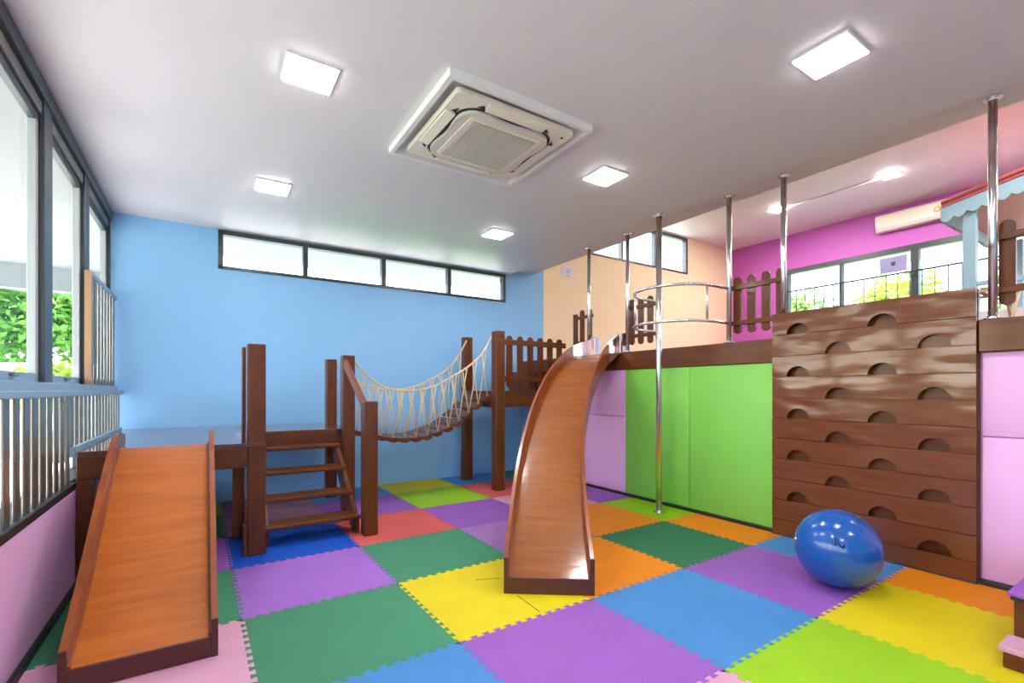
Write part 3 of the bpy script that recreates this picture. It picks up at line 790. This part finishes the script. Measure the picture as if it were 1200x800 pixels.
# ------------------------------------------------------------------ wooden two-step block at the right
ws = empty('wooden_step', (4.1, .1, 0), 'brown wooden step block with pink lower and purple upper mat', 'steps')
box('lower_box', 3.435, 3.62, -.55, .665, 0, .085, WY, ws); box('upper_box', 3.625, 4.74, -.55, .66, 0, .30, WY, ws)
box('lower_mat', 3.415, 3.622, -.56, .68, .086, .112, foam('foam_pink', []), ws); box('upper_mat', 3.60, 4.745, -.56, .68, .322, .345, foam('foam_purple', []), ws)
box('nosing', 3.612, 4.74, -.555, .672, .30, .321, M_BLACK, ws)

# ------------------------------------------------------------------ loft furniture and fittings
wa = empty('wall_air_conditioner', (XP - .1, 3.37, 4.5), 'long cream split air conditioner on the magenta wall', 'air conditioner')
prism('body', [(XP, 2.84, 4.52), (XP - .16, 2.84, 4.52), (XP - .21, 2.84, 4.60), (XP - .22, 2.84, 4.80), (XP - .18, 2.84, 4.84), (XP, 2.84, 4.84)], (0, 1.08, 0), M_CREAM, wa)
o = box('louver', XP - .2, XP - .19, 2.9, 3.86, 4.53, 4.60, M_WHITE, wa); o.rotation_euler[1] = R(-32)
tube('energy_sticker', [(XP - .222, 2.975, 4.68), (XP - .216, 2.975, 4.68)], .05, paint('orange_sticker', (.9, .35, .05), .5), wa, 16)
tube('sticker_centre', [(XP - .226, 2.975, 4.68), (XP - .22, 2.975, 4.68)], .028, M_WHITE, wa, 12)

wg = empty('window_guard_railing', (XP - .12, 3, DK), 'dark thin metal guard railing in front of the wide loft window', 'railing')
box('top_rail', XP - .14, XP - .11, -1.5, 5.70, 3.645, 3.675, M_BLACK, wg); box('bottom_rail', XP - .14, XP - .11, -1.5, 5.70, DK + .15, DK + .18, M_BLACK, wg)
y = 5.62
while y > -1.5:
    box('bar', XP - .132, XP - .118, y - .007, y + .007, DK, 3.65, M_BLACK, wg, bev=0); y -= .185
M_SHEET = paint('pale_violet_sheet', (.24, .22, .42), .5)
nb = empty('notice_sheet', (XP + .02, 3.70, 3.73), 'pale violet notice sheet with small dark emblem on the loft window', 'notice')
box('sheet', XP + .012, XP + .032, 3.49, 3.92, 3.73, 4.03, M_SHEET, nb, bev=.002)
tube('emblem', [(XP + .008, 3.70, 3.885), (XP + .011, 3.70, 3.885)], .035, M_BLACK, nb, 12); box('emblem_bar', XP + .008, XP + .011, 3.66, 3.74, 3.91, 3.93, M_BLACK, nb, bev=0)
nw = empty('notice_sheet', (5.87, YB - .005, 3.60), 'pale violet square notice on the peach wall', 'notice')
box('sheet', 5.70, 6.03, YB - .012, YB - .001, 3.60, 3.80, paint('pale_notice', (.82, .76, .86), .5), nw, bev=.002)
tube('emblem', [(5.86, YB - .015, 3.71), (5.86, YB - .0125, 3.71)], .045, paint('violet_print', (.62, .52, .78), .5), nw, 12)
box('emblem_tail', 5.855, 5.87, YB - .015, YB - .0125, 3.61, 3.64, M_BLACK, nw, bev=0)

# playhouse
ph = empty('playhouse', (9, .7, DK), 'pale blue playhouse with scalloped fascia and red roof on the loft', 'playhouse')
HX = 8.0
def rake_z(y): return 3.84 + (2.12 - y) * .213 if y > .7 else 3.84 + (y + .72) * .213
for s in (1, -1):
    yo, yi = (2.12, .7) if s == 1 else (-.72, .7)
    # gable fascia with scalloped lower edge
    top = [(yo, 3.77), (yi, 3.77 + 1.42 * .213)]
    low = []; NSC = 11
    for k in range(NSC):
        for q_ in range(5):
            u = (k + q_ / 4) / NSC; yv = yi + (yo - yi) * u; zb_ = 3.77 + (1.42 * .213) * (1 - u) - .15 - .045 * math.sin(math.pi * q_ / 4)
            low.append((yv, zb_))
    cl = []
    for pnt in low:
        if not cl or (Vector(cl[-1]) - Vector(pnt)).length > 1e-4: cl.append(pnt)
    prism('gable_fascia', [(HX, a, b) for a, b in top + cl], (.03, 0, 0), M_PALEBLUE, ph)
    # roof slab with standing tiles
    a = Vector((HX - .02, yo - s * .02, 3.775)); b_ = Vector((HX - .02, yi, 3.77 + 1.46 * .213))
    nrm = Vector((0, s * .208, .978))
    prism('roof_slope', [a, b_, b_ + nrm * .05, a + nrm * .05], (2.6, 0, 0), M_ROOF, ph)
    for k in range(13):
        x = HX - .04 + k * .21
        tube('roof_rib', [a + Vector((x - HX + .02, 0, .055)), b_ + Vector((x - HX + .02, 0, .055))], .025, M_ROOF, ph, 6)
    # eave fascia along X with scallops
    ev = [(HX + .03, yo, 3.77), (HX + 2.5, yo, 3.77)]
    low = []; NSC = 18
    for k in range(NSC):
        for q_ in range(5):
            u = (k + q_ / 4) / NSC; low.append((HX + 2.5 - 2.47 * u, yo, 3.63 - .04 * math.sin(math.pi * q_ / 4)))
    cl = []
    for pnt in low:
        if not cl or (Vector(cl[-1]) - Vector(pnt)).length > 1e-4: cl.append(pnt)
    prism('eave_fascia', ev + cl, (0, -s * .03, 0), M_PALEBLUE, ph)
    for xx in (HX + .06, HX + 2.4):
        box('post', xx, xx + .11, (1.80 if s == 1 else -.50), (1.80 if s == 1 else -.50) + .12, DK, 3.72, M_PALEBLUE, ph)
    box('low_rail', HX + .08, HX + .12, *( (1.0, 1.80) if s == 1 else (-.38, .3)), 2.72, 2.78, M_PALEBLUE, ph)
    box('counter_wall', HX + .08, HX + .12, *( (1.0, 1.80) if s == 1 else (-.38, .3)), DK, 2.40, M_OUTWHITE, ph)
# small beige folding stools behind the fence
def fstool(x, y, label):
    f = empty('folding_stool', (x, y, DK), label, 'stool', 'beige wooden folding stools in the loft')
    for s in (-.19, .19):
        beam('leg', (x - .2, y + s, DK), (x + .2, y + s, DK + .42), .02, .04, M_BEIGEWOOD, f); beam('leg', (x + .2, y + s * .88, DK), (x - .2, y + s * .88, DK + .42), .02, .04, M_BEIGEWOOD, f)
    for s in (-.2, .2): beam('stretcher', (x + s, y - .2, DK + .41), (x + s, y + .2, DK + .41), .025, .025, M_BEIGEWOOD, f)
    for k in range(6): box('seat_slat', x - .22, x + .22, y - .2 + k * .07, y - .2 + k * .07 + .05, DK + .425, DK + .443, M_BEIGEWOOD, f)
fstool(6.25, 1.33, 'beige wooden folding stool behind the steel pole, near the climbing wall top corner')
fstool(6.45, .80, 'beige wooden folding stool further from the climbing wall, behind the picket fence')

# ------------------------------------------------------------------ outside
gd = box('garden_ground', -40, 45, -25, 50, -.5, -.2, M_GRASS, bev=0); tag(gd, 'green lawn outside the windows', 'lawn', kind='structure')
pv = box('bounce_paving', -9, 20, -7, 15.5, -.21, -.17, paint('bounce_concrete', (.52, .51, .49), .8, .1, 20, .08), bev=0); tag(pv, 'pale paving around the building, added to bounce daylight indoors', 'paving', kind='structure')  # pale ground added over the lawn to bounce daylight onto the ceiling
cn = empty('terrace_canopy', (-2.6, 3, 0), 'white canopy over the terrace outside the tall windows', 'canopy')
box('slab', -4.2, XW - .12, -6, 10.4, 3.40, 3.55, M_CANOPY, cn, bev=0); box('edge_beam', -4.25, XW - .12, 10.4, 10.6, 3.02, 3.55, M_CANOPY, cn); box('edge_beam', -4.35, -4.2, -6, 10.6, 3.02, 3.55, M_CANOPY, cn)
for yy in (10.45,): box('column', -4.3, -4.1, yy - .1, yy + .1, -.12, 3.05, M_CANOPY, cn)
gw = empty('garden_wall', (-6, 16, -.2), 'white rendered garden boundary wall beyond the terrace', 'garden wall')
box('wall_face', -30, 3, 16.0, 16.25, -.2, 2.0, M_OUTWHITE, gw, bev=0); box('coping', -30, 3, 15.95, 16.3, 2.0, 2.08, M_OUTWHITE, gw)
ec = empty('rear_eave', (2, 8.2, 3.9), 'white boarded eave outside the blue wall window', 'eave')
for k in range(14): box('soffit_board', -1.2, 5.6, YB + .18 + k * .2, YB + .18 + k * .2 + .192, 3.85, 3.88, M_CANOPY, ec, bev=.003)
er = empty('far_eave', (13, 3, 4.4), 'white boarded eave outside the loft window', 'eave')
for k in range(9): box('soffit_board', XP + .2 + k * .3, XP + .2 + k * .3 + .285, -4, 9, 4.5, 4.53, M_OUTWHITE, er, bev=.003)

def tree(x, y, z0, h, rx, rz, seed, mat, label, n=2600, leaf=.16):
    rnd = random.Random(seed)
    o = empty('garden_tree', (x, y, z0), label, 'tree', 'trees outside the windows')
    tube('trunk', [(x, y, z0), (x + .1, y, z0 + h * .5), (x, y + .1, z0 + h * .8)], [.14, .1, .05], M_BARK, o, 8)
    for q_ in range(4):
        a = rnd.uniform(0, 6.28); tube('branch', [(x, y, z0 + h * .5), (x + math.cos(a) * rx * .6, y + math.sin(a) * rx * .6, z0 + h * .8)], [.05, .02], M_BARK, o, 6)
    vs, fs = [], []
    lumps = [(rnd.uniform(-.6, .6) * rx, rnd.uniform(-.6, .6) * rx, z0 + h - rz + rnd.uniform(-.6, .6) * rz, rnd.uniform(.35, .6)) for _ in range(14)]
    for k in range(n):
        cx, cy, cz, s = rnd.choice(lumps)
        d = Vector((rnd.gauss(0, 1), rnd.gauss(0, 1), rnd.gauss(0, 1))).normalized() * rnd.uniform(.5, 1.05)
        p = Vector((x + cx + d.x * rx * s, y + cy + d.y * rx * s, cz + d.z * rz * s))
        a = Vector((rnd.gauss(0, 1), rnd.gauss(0, 1), rnd.gauss(0, .6))).normalized(); b = a.cross(Vector((rnd.gauss(0, 1), rnd.gauss(0, 1), rnd.gauss(0, 1)))).normalized()
        L = leaf * rnd.uniform(.7, 1.3); i = len(vs)
        vs += [p - a * L * .5, p + b * L * .22 + Vector((0, 0, .02)), p + a * L * .5, p - b * L * .22 + Vector((0, 0, .02))]; fs.append((i, i + 1, i + 2, i + 3))
    me = bpy.data.meshes.new('foliage'); me.from_pydata([v - Vector((x, y, z0)) for v in vs], [], fs); me.materials.append(mat)
    f = mesh_obj('foliage', me, (x, y, z0), o); tag(f, kind='stuff')
tree(-4.0, 18.9, -.2, 5.8, 1.7, 1.9, 1, M_LEAF1, 'broad green tree behind the garden wall, seen through the tall windows', 6000, .26)
tree(-.3, 19.2, -.2, 5.8, 1.7, 1.9, 2, M_LEAF1, 'green tree behind the garden wall on the side of the blue wall', 4000, .26)
tree(-7.8, 19.2, -.2, 5.8, 1.8, 1.8, 3, M_LEAF1, 'green tree behind the garden wall furthest from the blue wall', 5000, .26)
tree(-2.75, 14.2, -.2, 2.3, .6, .7, 4, M_LEAF2, 'yellow green bush in front of the garden wall', 1800, .16)
tree(-4.7, 14.4, -.2, 2.0, .6, .7, 5, M_LEAF2, 'low yellow green bush in front of the garden wall', 1000, .14)
for k, (yy, lab) in enumerate(((2.6, 'leafy tree seen through the loft window behind the playhouse'), (6.2, 'leafy tree seen through the middle of the loft window'), (9.9, 'leafy tree seen through the loft window beside the peach wall'))):
    tree(20, yy, -.2, 5.9, 1.6, 2.1, 10 + k, M_LEAF1 if k != 1 else M_LEAF2, lab, 4500, .26)
